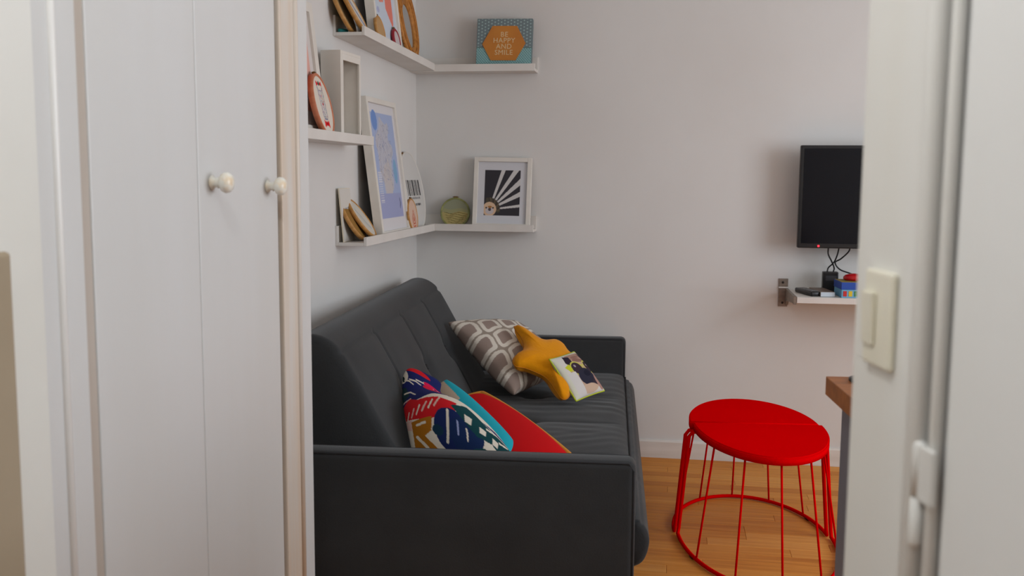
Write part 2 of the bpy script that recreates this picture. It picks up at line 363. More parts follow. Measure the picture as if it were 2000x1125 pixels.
# --- back wall, lower: rays print and green hoop
def p_rays(u, v):
    p = Paint(u, v, (208, 208, 212))
    a, b, c, e = 0.14, 0.86, 0.135, 0.865
    p.rect(a, b, c, e, (42, 39, 46)); o = (0.245, 0.225)
    for ang_, w0, w1 in ((71, .035, .07), (56, .03, .075), (42, .025, .085), (27, .03, .08), (8, .022, .05)):
        A = math.radians(ang_); dx, dy = math.cos(A), math.sin(A)*0.82; nx, ny = -math.sin(A), math.cos(A)
        q = [(o[0]+dx*.13+nx*w0*.5, o[1]+dy*.13+ny*w0*.5), (o[0]+dx*1.2+nx*w1*.7, o[1]+dy*1.2+ny*w1*.7), (o[0]+dx*1.2-nx*w1*.7, o[1]+dy*1.2-ny*w1*.7), (o[0]+dx*.13-nx*w0*.5, o[1]+dy*.13-ny*w0*.5)]
        p.poly(q, (206, 203, 200))
    for k in range(13):
        A = math.radians(-5+k*9); p.ell(o[0]+.175*math.cos(A), o[1]+.15*math.sin(A), .05, .03, ((70, 64, 50), (96, 84, 62), (60, 50, 44))[k % 3], math.degrees(A))
    p.ell(o[0]+.005, o[1]+.01, .14, .115, (214, 182, 150)); p.ell(o[0]+.01, o[1]-.015, .085, .06, (196, 186, 186))
    p.ell(o[0]+.012, o[1]+.005, .03, .026, (74, 66, 70)); p.ell(o[0]+.015, o[1]+.045, .042, .018, (168, 112, 54)); p.ell(o[0]-.06, o[1]+.03, .018, .014, (60, 48, 40)); p.ell(o[0]+.08, o[1]+.03, .018, .014, (60, 48, 40))
    p.put((u < a) | (u > b) | (v < c) | (v > e), (208, 208, 212)); return p
frame('framed_picture', 'white framed print of white rays fanning over black on the back wall ledge', 'picture', (-0.752, YB-.056, BL), (-0.135, 0.012, 0.02), 0.262, 0.318, 0.030, 0.019, p_rays, nx=150, ny=170)
def p_green(u, v):
    p = Paint(u, v, (160, 158, 118)); g = v-0.25*np.sin(u*3+1)*0.3
    p.put(v < 0.0+.08*np.sin(u*4), (182, 166, 110))
    for k in range(7):
        yy = -0.05-.13*k; p.put((np.abs(v-yy-.05*np.sin(u*6+k)) < .018) & (u > -.75+.06*k), (112, 100, 58))
    p.put(v > .25+.05*np.sin(u*5), (150, 152, 126)); return p
hoop('embroidery_hoop', 'small green hoop of wavy stitched cloth beside the rays print', (-0.970, YB-.045, BL), (-0.16, 0, 0), 0.0685, p_green, HOOPG)
# --- back wall, upper: sign
sg = thing('box_sign', 'teal patterned box sign with copper hexagon and friendly lettering', 'sign', (-0.744, YB-.052, ZU+.0064), (-0.10, 0.014, 0))
w_, h_ = 0.248, 0.219
obj('box', box(-w_/2, w_/2, -0.030, 0, 0, h_, 0.001), mat('sign_side', (104, 120, 122), 0.7), sg)
def p_sign(u, v):
    p = Paint(u, v, (112, 128, 132))
    gu, gv = (u*17) % 1-.5, (v*15+.5*((u*17).astype(int) % 2)) % 1-.5
    p.put(np.hypot(gu, gv*1.05) < .24, (158, 182, 180))
    lo = v < .415; p.put(lo, (150, 192, 194)); st = ((u*22+v*18) % 1 < .38) | ((u*22-v*18) % 1 < .2); p.put(lo & st, (98, 142, 142))
    p.put((v > .405) & (v < .43), (96, 122, 118)); return p
flatprint('sign_face', w_-.002, h_-.002, -0.0304, .001, p_sign, sg, 230, 200)
hx = [(-.098, .105), (-.054, .186), (.056, .186), (.096, .110), (.054, .034), (-.058, .034)]
obj('hexagon_plaque', prism(hx, 'y', -0.0345, -0.0306, 0.0006), PLAQUE, sg)
def text(body, size, loc, m, parent, name='lettering', ext=0.0004, rot=(PI/2, 0, 0)):
    cu = bpy.data.curves.new('txt', 'FONT'); cu.body = body; cu.size = size; cu.extrude = ext; cu.align_x = 'CENTER'; cu.resolution_u = 3; cu.space_character = 1.08
    t = bpy.data.objects.new('txt', cu); COL.objects.link(t); dg = bpy.context.evaluated_depsgraph_get(); dg.update()
    me = bpy.data.meshes.new_from_object(t.evaluated_get(dg)); bpy.data.objects.remove(t); bpy.data.curves.remove(cu)
    o = obj(name, me, m, parent); o.location = loc; o.rotation_euler = rot; return o
for k, wd in enumerate(('BE', 'HAPPY', 'AND', 'SMILE')): text(wd, .031, (0.0, -0.0349, .138-.0265*k), LETTER, sg)

# --- left wall, lowest ledge
XB = XW+.010     # front of the back rail
def p_map(u, v):
    p = Paint(u, v, (214, 212, 214)); rr = np.random.default_rng(3)
    a, b, c, e = .10, .93, .10, .93
    sea = (u > a) & (u < b) & (v > c) & (v < e)
    p.put(sea, (164, 178, 212)); land = (np.hypot((u-.48)/.26, (v-.60)/.30)+.12*np.sin(u*22+v*9)+.1*np.sin(v*27-u*8)) < 1
    p.put(land & sea, (188, 188, 198)); land2 = (np.hypot((u-.50)/.14, (v-.40)/.16)+.12*np.sin(u*31)) < 1; p.put(land2 & sea, (196, 190, 190))
    for k in range(150):
        x, y = rr.uniform(.22, .76), rr.uniform(.36, .86); p.line([(x, y), (x+rr.uniform(-.05, .05), y+rr.uniform(-.05, .05))], .006, ((150, 156, 176), (170, 160, 160), (130, 140, 176))[k % 3])
    p.rect(a, b, c, .29, (158, 164, 202)); p.put((v > .22) & (v < .47) & (u > .13) & (u < .26) & ((v*55) % 1 < .5), (208, 208, 216))
    p.ell(.80, .47, .07, .10, (128, 170, 204)); p.ell(.22, .87, .10, .08, (110, 144, 204)); p.line([(.84, .24), (.86, .21), (.83, .18)], .03, (110, 116, 150)); return p
frame('framed_picture', 'tall white framed blue map leaning on lowest ledge of left wall', 'picture', (XW+.0675, 3.815, BL), (-0.122, 0, R90), 0.405, 0.53, 0.034, 0.020, p_map, nx=120, ny=170)
def p_bar(u, v):
    p = Paint(u, v, (212, 210, 206)); rr = np.random.default_rng(5); x = -.60
    for wd in (.05, .10, .06, .05, .12, .06, .09, .05, .11): p.rect(x, x+wd, -.14, .27, (40, 38, 44)); x += wd+.07
    for k in range(7): p.rect(-.40+.14*k, -.33+.14*k, -.23, -.175, (90, 88, 92))
    for x0, x1 in ((-.05, .03), (.07, .13), (.16, .22), (.25, .38), (.41, .47)): p.rect(x0, x1, -.40, -.34, (50, 48, 54))
    return p
hoop('embroidery_hoop', 'large white round hoop with black barcode stitching beside the map', (XW+.070, 4.268, BL), (-0.185, 0, R90), 0.172, p_bar, HOOPWH, clasp_rot=0.35, ringw=.006, na=200)
def p_peach(u, v):
    p = Paint(u, v, (214, 184, 164))
    for r, c in ((.62, (190, 104, 80)), (.50, (216, 186, 166)), (.40, (190, 104, 80)), (.28, (216, 186, 166)), (.18, (190, 104, 80))):
        p.poly([(.1-r*.7, -.25), (.1, -.25+r), (.1+r*.7, -.25), (.1+r*.5, -.25-r*.8), (.1-r*.5, -.25-r*.8)], c)
    return p
hoop('embroidery_hoop', 'small peach hoop with orange diamond stitching in front of barcode hoop', (XW+.0985, 4.065, BL), (-0.14, 0, R90), 0.070, p_peach, HOOPW, ringw=.006, clasp_rot=-.1)
def p_blank(c): return lambda u, v: Paint(u, v, c)
def p_sprig(u, v):
    p = Paint(u, v, (206, 200, 188)); p.line([(-.35, .45), (-.1, .1), (.1, -.3), (.3, -.55)], .16, (172, 178, 182)); p.line([(-.5, .2), (-.2, -.2), (0, -.5)], .06, (180, 184, 178)); return p
hoop('embroidery_hoop', 'pale stitched bamboo hoop tilted at near end of lowest left ledge, front one', (XW+.090, 3.525, BL+.004), (-0.62, 0, R90+0.12), 0.086, p_sprig, HOOPW, ringw=.010, dep=.012)
hoop('embroidery_hoop', 'bamboo hoop with bunched cloth behind the pale stitched hoop, lowest ledge', (XW+.066, 3.462, BL+.002), (-0.52, 0, R90+0.10), 0.080, p_blank((150, 112, 58)), HOOPW, ringw=.010, dep=.012, bulge=0.006)
def p_card(u, v):
    p = Paint(u, v, (212, 208, 200)); p.line([(.2, .6), (.8, .64)], .03, (150, 150, 156)); p.line([(.2, .5), (.7, .53)], .03, (160, 160, 164)); return p
cd = thing('paper_card', 'small pale card propped against wall behind the bamboo hoops', 'card', (XW+.026, 3.425, BL), (-0.09, 0, R90))
obj('card_board', box(-.06, .06, -.004, 0, 0, .19, .0006), CREAM, cd); flatprint('card_face', .118, .186, -.0045, .002, p_card, cd, 50, 60)

# --- left wall, middle ledge
bx = thing('shadow_box', 'open white shadow box frame standing on the middle ledge', 'box frame', (XW+.066, 3.248, BM), (0, 0, R90-.06))
bw_, bh_, bd_ = .178, .286, .070
for nm, a in (('side_panel', (-bw_/2, -bw_/2+.010, -bd_/2, bd_/2, 0, bh_)), ('side_panel', (bw_/2-.010, bw_/2, -bd_/2, bd_/2, 0, bh_)), ('top_panel', (-bw_/2+.010, bw_/2-.010, -bd_/2, bd_/2, bh_-.010, bh_)), ('bottom_panel', (-bw_/2+.010, bw_/2-.010, -bd_/2, bd_/2, 0, .010))): obj(nm, box(*a, .001), FRAMEW, bx)
obj('back_panel', box(-bw_/2+.010, bw_/2-.010, bd_/2-.006, bd_/2, .010, bh_-.010), mat('greige_card', (196, 188, 178), .8), bx)
obj('front_rim', box(-bw_/2+.010, -bw_/2+.022, -bd_/2, -bd_/2+.006, .010, bh_-.010), FRAMEW, bx); obj('front_rim', box(bw_/2-.014, bw_/2-.010, -bd_/2, -bd_/2+.006, .010, bh_-.010), FRAMEW, bx); obj('front_rim', box(-bw_/2+.022, bw_/2-.014, -bd_/2, -bd_/2+.006, bh_-.030, bh_-.010), FRAMEW, bx)
def p_cat(u, v):
    p = Paint(u, v, (222, 212, 198)); rr = np.random.default_rng(9)
    body = [(-.30, .42), (-.30, .60), (-.16, .46), (.16, .46), (.30, .60), (.30, .42), (.26, -.35), (.18, -.48), (-.18, -.48), (-.26, -.35)]
    p.poly(body, (206, 198, 194))
    for k in range(70):
        x, y = rr.uniform(-.28, .28), rr.uniform(-.46, .5); p.ell(x, y, .03, .022, ((150, 150, 180), (190, 120, 120), (120, 160, 150), (200, 180, 110), (150, 120, 150))[k % 5])
    p.line(body+[body[0]], .03, (130, 128, 150)); p.ell(0, .02, .07, .05, (190, 60, 70))
    p.poly([(-.34, .60), (-.34, .78), (0, .70), (.30, .80), (.30, .62), (0, .68)], (214, 40, 52)); p.ell(0, .70, .10, .08, (70, 90, 70))
    p.poly([(-.30, -.50), (-.30, -.78), (0, -.64), (.28, -.78), (.28, -.50), (0, -.62)], (222, 26, 34)); p.ell(0, -.63, .10, .09, (180, 10, 20)); return p
hoop('embroidery_hoop', 'terracotta rimmed hoop stitched with a patterned cat and red bows', (XW+.093, 3.015, BM), (-0.22, 0, R90+0.08), 0.099, p_cat, HOOPT, ringw=.009, dep=.016)
def p_coral(u, v):
    p = Paint(u, v, (214, 206, 202)); p.rect(.12, .88, .12, .88, (226, 170, 156)); p.ell(.5, .5, .25, .25, (216, 110, 96)); return p
frame('framed_picture', 'white framed coral print leaning behind the cat hoop, mostly hidden', 'picture', (XW+.055, 2.925, BM), (-0.115, 0, R90), .31, .42, .022, .032, p_coral)

# --- left wall, topmost ledge
def p_coralblue(u, v):
    p = Paint(u, v, (206, 210, 216)); p.rect(.10, .92, .06, .94, (196, 206, 218))
    p.poly([(.15, .46), (.30, .36), (.48, .38), (.50, .95), (.15, .95)], (222, 136, 116)); p.poly([(.54, .33), (.80, .17), (.84, .22), (.88, .95), (.54, .95)], (222, 124, 106)); p.ell(.2, .28, .06, .03, (170, 176, 206)); return p
frame('framed_picture', 'deep white framed coral and pale blue print on the topmost ledge', 'picture', (XW+.058, 3.765, BU-.003), (-0.115, 0, R90), .345, .44, .036, .018, p_coralblue)
def p_letters(u, v):
    p = Paint(u, v, (208, 202, 190)); rr = np.random.default_rng(4)
    p.line([(-.5, .55), (.5, -.75)], .36, (140, 140, 168))
    for k in range(40):
        t = rr.uniform(0, 1); x, y = -.5+t+rr.uniform(-.12, .12), .55-1.3*t+rr.uniform(-.12, .12); p.ell(x, y, .04, .03, ((110, 110, 150), (180, 150, 80), (120, 150, 110))[k % 3])
    return p
hoop('embroidery_hoop', 'bamboo hoop with a purple stitched band at near end of topmost ledge', (XW+.090, 3.435, BU+.004), (-0.50, 0, R90+0.12), 0.092, p_letters, HOOPW, ringw=.010, dep=.014)
hoop('embroidery_hoop', 'plain cloth backed bamboo hoop behind the purple banded one, topmost ledge', (XW+.056, 3.398, BU+.002), (-0.42, 0, R90+0.08), 0.088, p_blank((168, 142, 100)), HOOPW, ringw=.010, dep=.012)
hoop('embroidery_hoop', 'small tan hoop leaning in front of the coral and blue print', (XW+.094, 3.625, BU-.004), (-0.20, 0, R90), 0.052, p_blank((184, 148, 104)), HOOPW, ringw=.008, dep=.010)
hoop('embroidery_hoop', 'small crimson hoop beside the woven mirror on the topmost ledge', (XW+.094, 3.845, BU-.006), (-0.20, 0, R90), 0.045, p_blank((196, 184, 184)), HOOPR, ringw=.010, dep=.010)
skein = thing('thread_skein', 'small teal thread skein lying at the near end of topmost ledge', 'thread', (XW+.030, 3.385, BU+.003), (0, 0, 0.3))
obj('skein', tube(catmull([(-.012, -.02, .007), (-.008, 0, .008), (.0, .02, .007), (.010, 0, .008)], 6, True), .0068, 8, True), TEAL, skein, True)
rm = thing('mirror', 'oval woven rattan mirror with fringed rim on the topmost ledge', 'mirror', (XW+.072, 4.155, BU-.010), (-0.17, 0, R90))
def ovalring(rx, rz, wx, wz, zc, zi, y, d, n=64):
    bm = bmesh.new(); rs = []
    for k in range(n):
        a = 2*PI*k/n; c, s = math.cos(a), math.sin(a)
        o_, i_ = (rx*c, zc+rz*s), (wx*c, zi+wz*s); mid = ((o_[0]+i_[0])/2, (o_[1]+i_[1])/2)
        rs.append([bm.verts.new((q[0], yy, q[1])) for q, yy in ((i_, y), (mid, y-d*.6), (o_, y), (o_, y+d), (i_, y+d))])
    for k in range(n):
        A, B = rs[k], rs[(k+1) % n]
        for i in range(5): bm.faces.new((A[i], A[(i+1) % 5], B[(i+1) % 5], B[i]))
    return bm
ORX, ORZ, OZC = .150, .190, .190
obj('rim', ovalring(ORX, ORZ, .080, .092, OZC, .150, -.012, .010), RATTAN, rm, True)
bm = bmesh.new()
for k in range(84):
    a = 2*PI*k/84; c, s = math.cos(a), math.sin(a)
    if s < -0.97: continue
    tube([(ORX*.97*c, -.008, OZC+ORZ*.97*s), ((ORX+.010)*c, -.008, OZC+(ORZ+.010)*s)], .0022, 5, bm=bm)
obj('fringe', bm, RATTAN, rm)
bm = bmesh.new()
for r in (.35, .65): tube([((.080+(ORX-.080)*r)*math.cos(a), -.0165-.001, (.150+(OZC-.150)*r)+(.092+(ORZ-.092)*r)*math.sin(a)) for a in np.linspace(0, 2*PI, 56)[:-1]], .003, 6, True, bm=bm)
obj('woven_coil', bm, RATTAN, rm, True)
obj('mirror_glass', prism([(.083*math.cos(a), .150+.095*math.sin(a)) for a in np.linspace(0, 2*PI, 41)[:-1]], 'y', -.008, -.004), MIRROR, rm)

# ------------------------------------------------------------------ sofa
PHI = math.radians(3.3); SW, SL = 0.985, 2.0
anc = Vector((-0.067, 2.438, 0)); sloc = anc-Vector((math.cos(PHI), math.sin(PHI), 0))*SW
so = thing('sofa', 'dark grey velvet sofa with tufted back against the left wall', 'sofa', sloc, (0, 0, PHI))
AT = 0.082; V0, V1 = AT+.002, SL-AT-.002
B0, B1 = .215, 1.80
SEAMS = [B0+(B1-B0)*k/4 for k in (1, 2, 3)]
def sweep(name, prof, per, dispf, endr, m, nv=240, v0=V0, v1=V1):
    C = catmull(prof, per, True); n = len(C)
    T = np.roll(C, -1, 0)-np.roll(C, 1, 0); T /= np.linalg.norm(T, axis=1)[:, None]; N = np.stack([T[:, 1], -T[:, 0]], 1)
    if np.sum(C[:, 0]*np.roll(C[:, 1], -1)-np.roll(C[:, 0], -1)*C[:, 1]) < 0: N = -N
    vv = v0+(v1-v0)*(0.5-0.5*np.cos(np.linspace(0, PI, nv)))*0.25+(v1-v0)*np.linspace(0, 1, nv)*0.75
    P = np.zeros((nv, n+1, 3))
    for i, v in enumerate(vv):
        d = min(v-v0, v1-v); e = endr*(1-math.sqrt(max(0, 1-(1-min(d/endr, 1))**2)))
        q = C+N*(dispf(C, v)-e)[:, None]; q = np.vstack([q, q[:1]]); P[i, :, 0] = q[:, 0]; P[i, :, 1] = v; P[i, :, 2] = q[:, 1]
    bm = bmesh.new(); V = [[bm.verts.new(P[i, j]) for j in range(n)] for i in range(nv)]
    for i in range(nv-1):
        for j in range(n): bm.faces.new((V[i][j], V[i][(j+1) % n], V[i+1][(j+1) % n], V[i+1][j]))
    bm.faces.new(V[0]); bm.faces.new(V[-1][::-1])
    return obj(name, bm, m, so, True)
BUT_B = [(s, z) for s in SEAMS for z in (0.60,)]
def front_u(z): return 0.170+(0.80-z)*0.545
def disp_back(C, v):
    d = np.zeros(len(C)); front = np.clip((C[:, 0]-(0.02+(0.84-C[:, 1])*.2))/.12, 0, 1)
    dv = min(abs(v-s) for s in SEAMS+[B0, B1]); d += front*(0.005*(1-math.exp(-(dv/.07)**2))-0.0075*math.exp(-(dv/.006)**2))*np.clip((.80-C[:, 1])/.03, 0, 1)
    d -= 0.006*np.exp(-((C[:, 1]-0.788)/.007)**2)*(C[:, 0] > .1)
    for s, z in BUT_B: d -= 0.022*np.exp(-((v-s)**2+((C[:, 1]-z)*1.15)**2)/.035**2)*(C[:, 0] > front_u(z)-.08)
    return d
backrest = sweep('backrest', [(.400, .36), (.350, .47), (.290, .58), (.235, .68), (.187, .765), (.160, .804), (.120, .830), (.075, .837), (.037, .820), (.023, .775), (.045, .60), (.085, .42), (.135, .28), (.265, .26), (.375, .30)], 7, disp_back, .018, VELVET, v0=B0, v1=B1)
for s, z in BUT_B:
    b = obj('button', lathe([(.001, -.004), (.009, -.003), (.011, 0), (.008, .004), (.001, .0055)], 'x', 14), VELVET_D, backrest, True); b.location = (front_u(z)-.012, s, z); b.rotation_euler = (0, -math.radians(28.6), 0)
SEATZ = 0.415
BUT_S = [(s, u) for s in SEAMS for u in (0.62,)]
rw = [(rng.uniform(.4, .9), rng.uniform(V0, V1), rng.uniform(-.5, .5), rng.uniform(.05, .12)) for _ in range(26)]
def disp_seat(C, v):
    d = np.zeros(len(C)); top = np.clip((C[:, 1]-.35)/.04, 0, 1)
    dv = min(abs(v-s) for s in SEAMS+[V0, V1]); d += top*(0.006*(1-math.exp(-(dv/.08)**2))-0.003*math.exp(-(dv/.006)**2))*np.clip((.975-C[:, 0])/.05, 0, 1)
    for s, u in BUT_S: d -= 0.020*np.exp(-((v-s)**2+(C[:, 0]-u)**2)/.04**2)*(C[:, 1] > .35)
    for u, vc, sl, wd in rw: d += top*0.0009*np.sin((v-vc-sl*(C[:, 0]-u))*(70+40*abs(sl)))*np.exp(-((v-vc)/.13)**2-((C[:, 0]-u)/.16)**2)
    fr = (C[:, 0] > SW-.03); d -= 0.004*np.exp(-((C[:, 1]-.395)/.006)**2)*fr; d -= 0.004*np.exp(-((C[:, 1]-.380)/.004)**2)*fr
    return d
seat = sweep('seat', [(.30, .40), (.40, SEATZ-.004), (.55, SEATZ), (.70, SEATZ), (.85, SEATZ), (.93, SEATZ-.001), (.965, .408), (.985, .396), (1.003, .385), (1.020, .360), (1.026, .330), (1.018, .292), (1.000, .268), (.96, .258), (.85, .255), (.60, .255), (.40, .26), (.31, .30)], 7, disp_seat, .014, VELVET)
for s, u in BUT_S:
    b = obj('button', lathe([(.001, -.004), (.009, -.003), (.011, 0), (.008, .004), (.001, .0055)], 'z', 14), VELVET_D, seat, True); b.location = (u, s, SEATZ-.012)
obj('piping', tube([(.985, V0+.01+(V1-V0-.02)*k/40, .3955+.002*math.sin(k*1.3)) for k in range(41)], .0035, 6), VELVET_D, seat, True)
for y0, y1 in ((0, AT), (SL-AT, SL)):
    a = obj('arm', box(.022, SW, y0, y1, .05, .568, .020, 4), VELVET, so, True)
    for yy in (y0+.006, y1-.006): obj('piping', tube([(.04, yy, .5635), (.3, yy, .5635), (.7, yy, .5625), (SW-.018, yy, .5635), (SW-.006, yy, .545), (SW-.0045, yy, .40), (SW-.0045, yy, .08)], .0032, 6), VELVET_D, a, True)
obj('base', box(.15, SW-.06, V0+.005, V1-.005, .05, .252, .008), VELVET_D, so)
for u in (.10, SW-.10):
    for v in (.041, SL-.041): obj('leg', lathe([(.012, 0), (.020, .05)], 'z', 14), DARKW, so, True).location = (u, v, .001)

# ------------------------------------------------------------------ cushions
def interp_grid(G, n):
    """G: (r, c, 3) control grid -> (n, n, 3), Catmull-Rom both ways"""
    G = np.array(G, float)
    def along(A, n):
        k = len(A)-1; t = np.linspace(0, k, n); out = []
        for x in t:
            i = min(int(x), k-1); f = x-i; p1, p2 = A[i], A[i+1]; p0 = A[i-1] if i else 2*p1-p2; p3 = A[i+2] if i+2 <= k else 2*p2-p1
            out.append(0.5*((2*p1)+(-p0+p2)*f+(2*p0-5*p1+4*p2-p3)*f*f+(-p0+3*p1-3*p2+p3)*f**3))
        return np.array(out)
    A = along(G, n); return np.swapaxes(along(np.swapaxes(A, 0, 1), n), 0, 1)
def pillow(name, label, G, H, fn, back_fn=None, n=90, pinch=0.05, m=None, pipe=None, wr=0.0, rnd=0.0):
    """G control grid: row 0 = top, col 0 = left, seen from the front; front normal = cols x (-rows)"""
    S_ = interp_grid(G, n)
    if rnd:
        q_ = np.linspace(-1, 1, n); a_, b_ = np.meshgrid(q_, q_); x_ = (a_*np.sqrt(1-rnd*b_**2/2)+1)/2*(n-1); y_ = (b_*np.sqrt(1-rnd*a_**2/2)+1)/2*(n-1)
        i_ = np.clip(y_.astype(int), 0, n-2); j_ = np.clip(x_.astype(int), 0, n-2); fy, fx = (y_-i_)[..., None], (x_-j_)[..., None]
        S_ = S_[i_, j_]*(1-fy)*(1-fx)+S_[i_, j_+1]*(1-fy)*fx+S_[i_+1, j_]*fy*(1-fx)+S_[i_+1, j_+1]*fy*fx
    du = np.gradient(S_, axis=1); dv = np.gradient(S_, axis=0)
    N = np.cross(dv, du); N /= np.linalg.norm(N, axis=2)[..., None]+1e-12
    t = np.linspace(0, 1, n); u, v = np.meshgrid(t, t); cen = S_.mean((0, 1))
    # edges drawn in between the corners
    pu, pv = 4*u*(1-u), 4*v*(1-v)
    S2 = S_-(S_-cen)*pinch*(np.where(pu*1 > 0, pu, 0)*(1-pv)+pv*(1-pu))[..., None]
    h = H*(np.clip(pu, 0, 1)**.5*np.clip(pv, 0, 1)**.5)**.75
    h = h*(1+wr*np.sin(u*23+np.sin(v*9)*2)*(1-pv*.7)+wr*np.sin(v*27+np.sin(u*7)*2)*(1-pu*.7))
    F = S2+N*h[..., None]; B = S2-N*h[..., None]
    idx = np.arange(n*n).reshape(n, n); off = n*n; faces = []
    q = np.stack([idx[:-1, :-1], idx[1:, :-1], idx[1:, 1:], idx[:-1, 1:]], -1).reshape(-1, 4)
    q2 = q[:, ::-1]+off; verts = np.vstack([F.reshape(-1, 3), B.reshape(-1, 3)])
    root = Vector((float(cen[0]), float(cen[1]), float(verts[:, 2].min())))
    t_ = thing(name, label, 'cushion', root)
    verts = verts-np.array(root)
    me = bpy.data.meshes.new('cover'); me.from_pydata(verts.tolist(), [], np.vstack([q, q2]).tolist()); me.update()
    c1 = fn(u.ravel(), 1-v.ravel()).c; c2 = (back_fn or fn)(u.ravel(), 1-v.ravel()).c; setcol(me, np.vstack([c1, c2]))
    bm = bmesh.new(); bm.from_mesh(me); bmesh.ops.remove_doubles(bm, verts=bm.verts[:], dist=1e-6); bm.to_mesh(me); bm.free()
    cv = obj('cover', me, m or FABPRINT, t_, True)
    if pipe:
        bd = list(S2[0, :])+list(S2[1:, -1])+list(S2[-1, ::-1][1:])+list(S2[::-1, 0][1:-1]); bd = np.array(bd)[::3]; bd = cen+(bd-cen)*(pipe[2] if len(pipe) > 2 else 1.0)-np.array(root)
        obj('piping', tube([tuple(p) for p in bd], pipe[0], 6, True), pipe[1], t_, True)
    return t_
def quad(A, D, C, B):      # top-left, top-right, bottom-right, bottom-left
    A, B, C, D = [np.array(x, float) for x in (A, B, C, D)]; return [[A, (A+D)/2, D], [(A+B)/2, (A+B+C+D)/4, (D+C)/2], [B, (B+C)/2, C]]
def p_lattice(u, v):
    p = Paint(u, v, (158, 145, 132)); a, b = (u-.5)*3.5+.15, (v-.5)*4.1+.3
    a = a+.05*np.sin(b*PI*2); b = b+.05*np.sin(a*PI*2+.6)
    sa, sb = a % 1-.5, b % 1-.5; fa, fb = np.abs(sa), np.abs(sb); cr = np.where(sa*sb < 0, .26, .10)
    r = np.hypot(np.maximum(fa-(.46-cr), 0), np.maximum(fb-(.46-cr), 0))-cr; r = np.where((fa < .46-cr) | (fb < .46-cr), np.maximum(fa, fb)-.46, r)
    p.put(r < .0, (224, 216, 203)); p.put(r < -.165, (156, 138, 128)); return p
pillow('cushion', 'taupe and cream lattice patterned cushion leaning in far sofa corner', quad((-.876, 3.90, .685), (-.645, 4.24, .640), (-.41, 4.06, .475), (-.562, 3.63, .460)), .074, p_lattice, n=190, wr=.03)
# star
def star_cushion():
    loop = [np.array(p) for p in [(-0.609, 3.921, 0.674), (-0.591, 3.925, 0.67), (-0.553, 3.908, 0.65), (-0.515, 3.888, 0.63), (-0.482, 3.891, 0.62), (-0.441, 3.923, 0.618), (-0.409, 3.914, 0.604), (-0.382, 3.875, 0.581), (-0.344, 3.845, 0.557), (-0.323, 3.797, 0.532), (-0.33, 3.747, 0.516), (-0.354, 3.707, 0.509), (-0.356, 3.652, 0.489), (-0.351, 3.608, 0.471), (-0.361, 3.576, 0.463), (-0.378, 3.572, 0.467), (-0.401, 3.603, 0.486), (-0.427, 3.643, 0.509), (-0.455, 3.666, 0.527), (-0.489, 3.671, 0.541), (-0.528, 3.673, 0.554), (-0.56, 3.662, 0.561), (-0.576, 3.684, 0.574), (-0.575, 3.72, 0.588), (-0.555, 3.767, 0.598), (-0.553, 3.812, 0.615), (-0.571, 3.861, 0.639), (-0.597, 3.894, 0.66)]]
    c = np.array((-0.472, 3.767, 0.571)); n0 = _n((0.298, -0.333, 0.894))
    Lp = catmull(loop, 6, True); n = len(Lp); nr = 16; root = np.array([c[0], c[1], min(p[2] for p in Lp)-.02])
    bm = bmesh.new(); rows = {1: [], -1: []}; edge = [bm.verts.new(p-root) for p in Lp]
    for sgn in (1, -1):
        cen = bm.verts.new(c+n0*sgn*.040-root); prev = None
        for i in range(1, nr+1):
            t = i/nr; h = .040*(1-t**3)**.5
            ring = edge if i == nr else [bm.verts.new(c+(p-c)*t+n0*sgn*h-root) for p in Lp]
            for k in range(n):
                if prev is None: bm.faces.new((cen, ring[k], ring[(k+1) % n]))
                else: bm.faces.new((prev[k], ring[k], ring[(k+1) % n], prev[(k+1) % n]))
            prev = ring
    t_ = thing('cushion', 'mustard yellow star shaped cushion in front of the lattice one', 'cushion', tuple(root))
    obj('cover', bm, MUSTARD, t_, True)
    obj('seam', tube([tuple(p-root) for p in Lp], .0022, 5, True), mat('mustard_seam', (186, 116, 10), .9), t_, True)
star_cushion()
def p_pug(u, v):
    p = Paint(u, v, (216, 212, 204))
    p.ell(.60, .50, .40, .47, (196, 166, 142)); p.ell(.66, .90, .30, .10, (172, 136, 120)); p.poly([(.30, .95), (.48, .90), (.46, .74), (.36, .62), (.24, .78)], (48, 38, 52))
    p.poly([(.88, .95), (.97, .88), (.97, .62), (.90, .66)], (56, 46, 56)); p.ell(.70, .77, .20, .05, (146, 108, 98), -8); p.ell(.68, .86, .15, .035, (150, 112, 100))
    p.ell(.48, .60, .17, .145, (62, 46, 58)); p.ell(.88, .58, .11, .14, (64, 48, 58)); p.ell(.44, .66, .035, .03, (160, 152, 160)); p.ell(.88, .62, .025, .025, (170, 160, 166))
    p.ring(.47, .60, .185, .155, .028, (206, 200, 92)); p.ring(.88, .58, .135, .15, .026, (206, 200, 96)); p.line([(.64, .64), (.76, .63)], .03, (206, 200, 96)); p.poly([(.14, .70), (.30, .74), (.32, .60), (.22, .56)], (204, 206, 50))
    p.ell(.62, .37, .27, .20, (46, 46, 62)); p.ell(.68, .44, .12, .07, (34, 34, 50)); p.ell(.80, .22, .12, .07, (58, 48, 60), 30)
    p.ell(.50, .12, .30, .10, (206, 178, 154)); p.ell(.92, .20, .10, .18, (176, 138, 126)); p.put(u < .10, (214, 214, 196)); p.put((u < .34) & (v < .55) & (u > .1), (214, 210, 206)); p.put(v > .95, (214, 214, 200)); return p
pillow('cushion', 'small cushion printed with a pug in yellow glasses', quad((-.434, 3.665, .592), (-.357, 3.83, .595), (-.234, 3.80, .452), (-.326, 3.61, .450)), .028, p_pug, n=110, pinch=.03, pipe=(.0032, LIME))
def p_red(u, v): return Paint(u, v, (206, 8, 16))
def p_och(u, v): return Paint(u, v, (204, 134, 42))
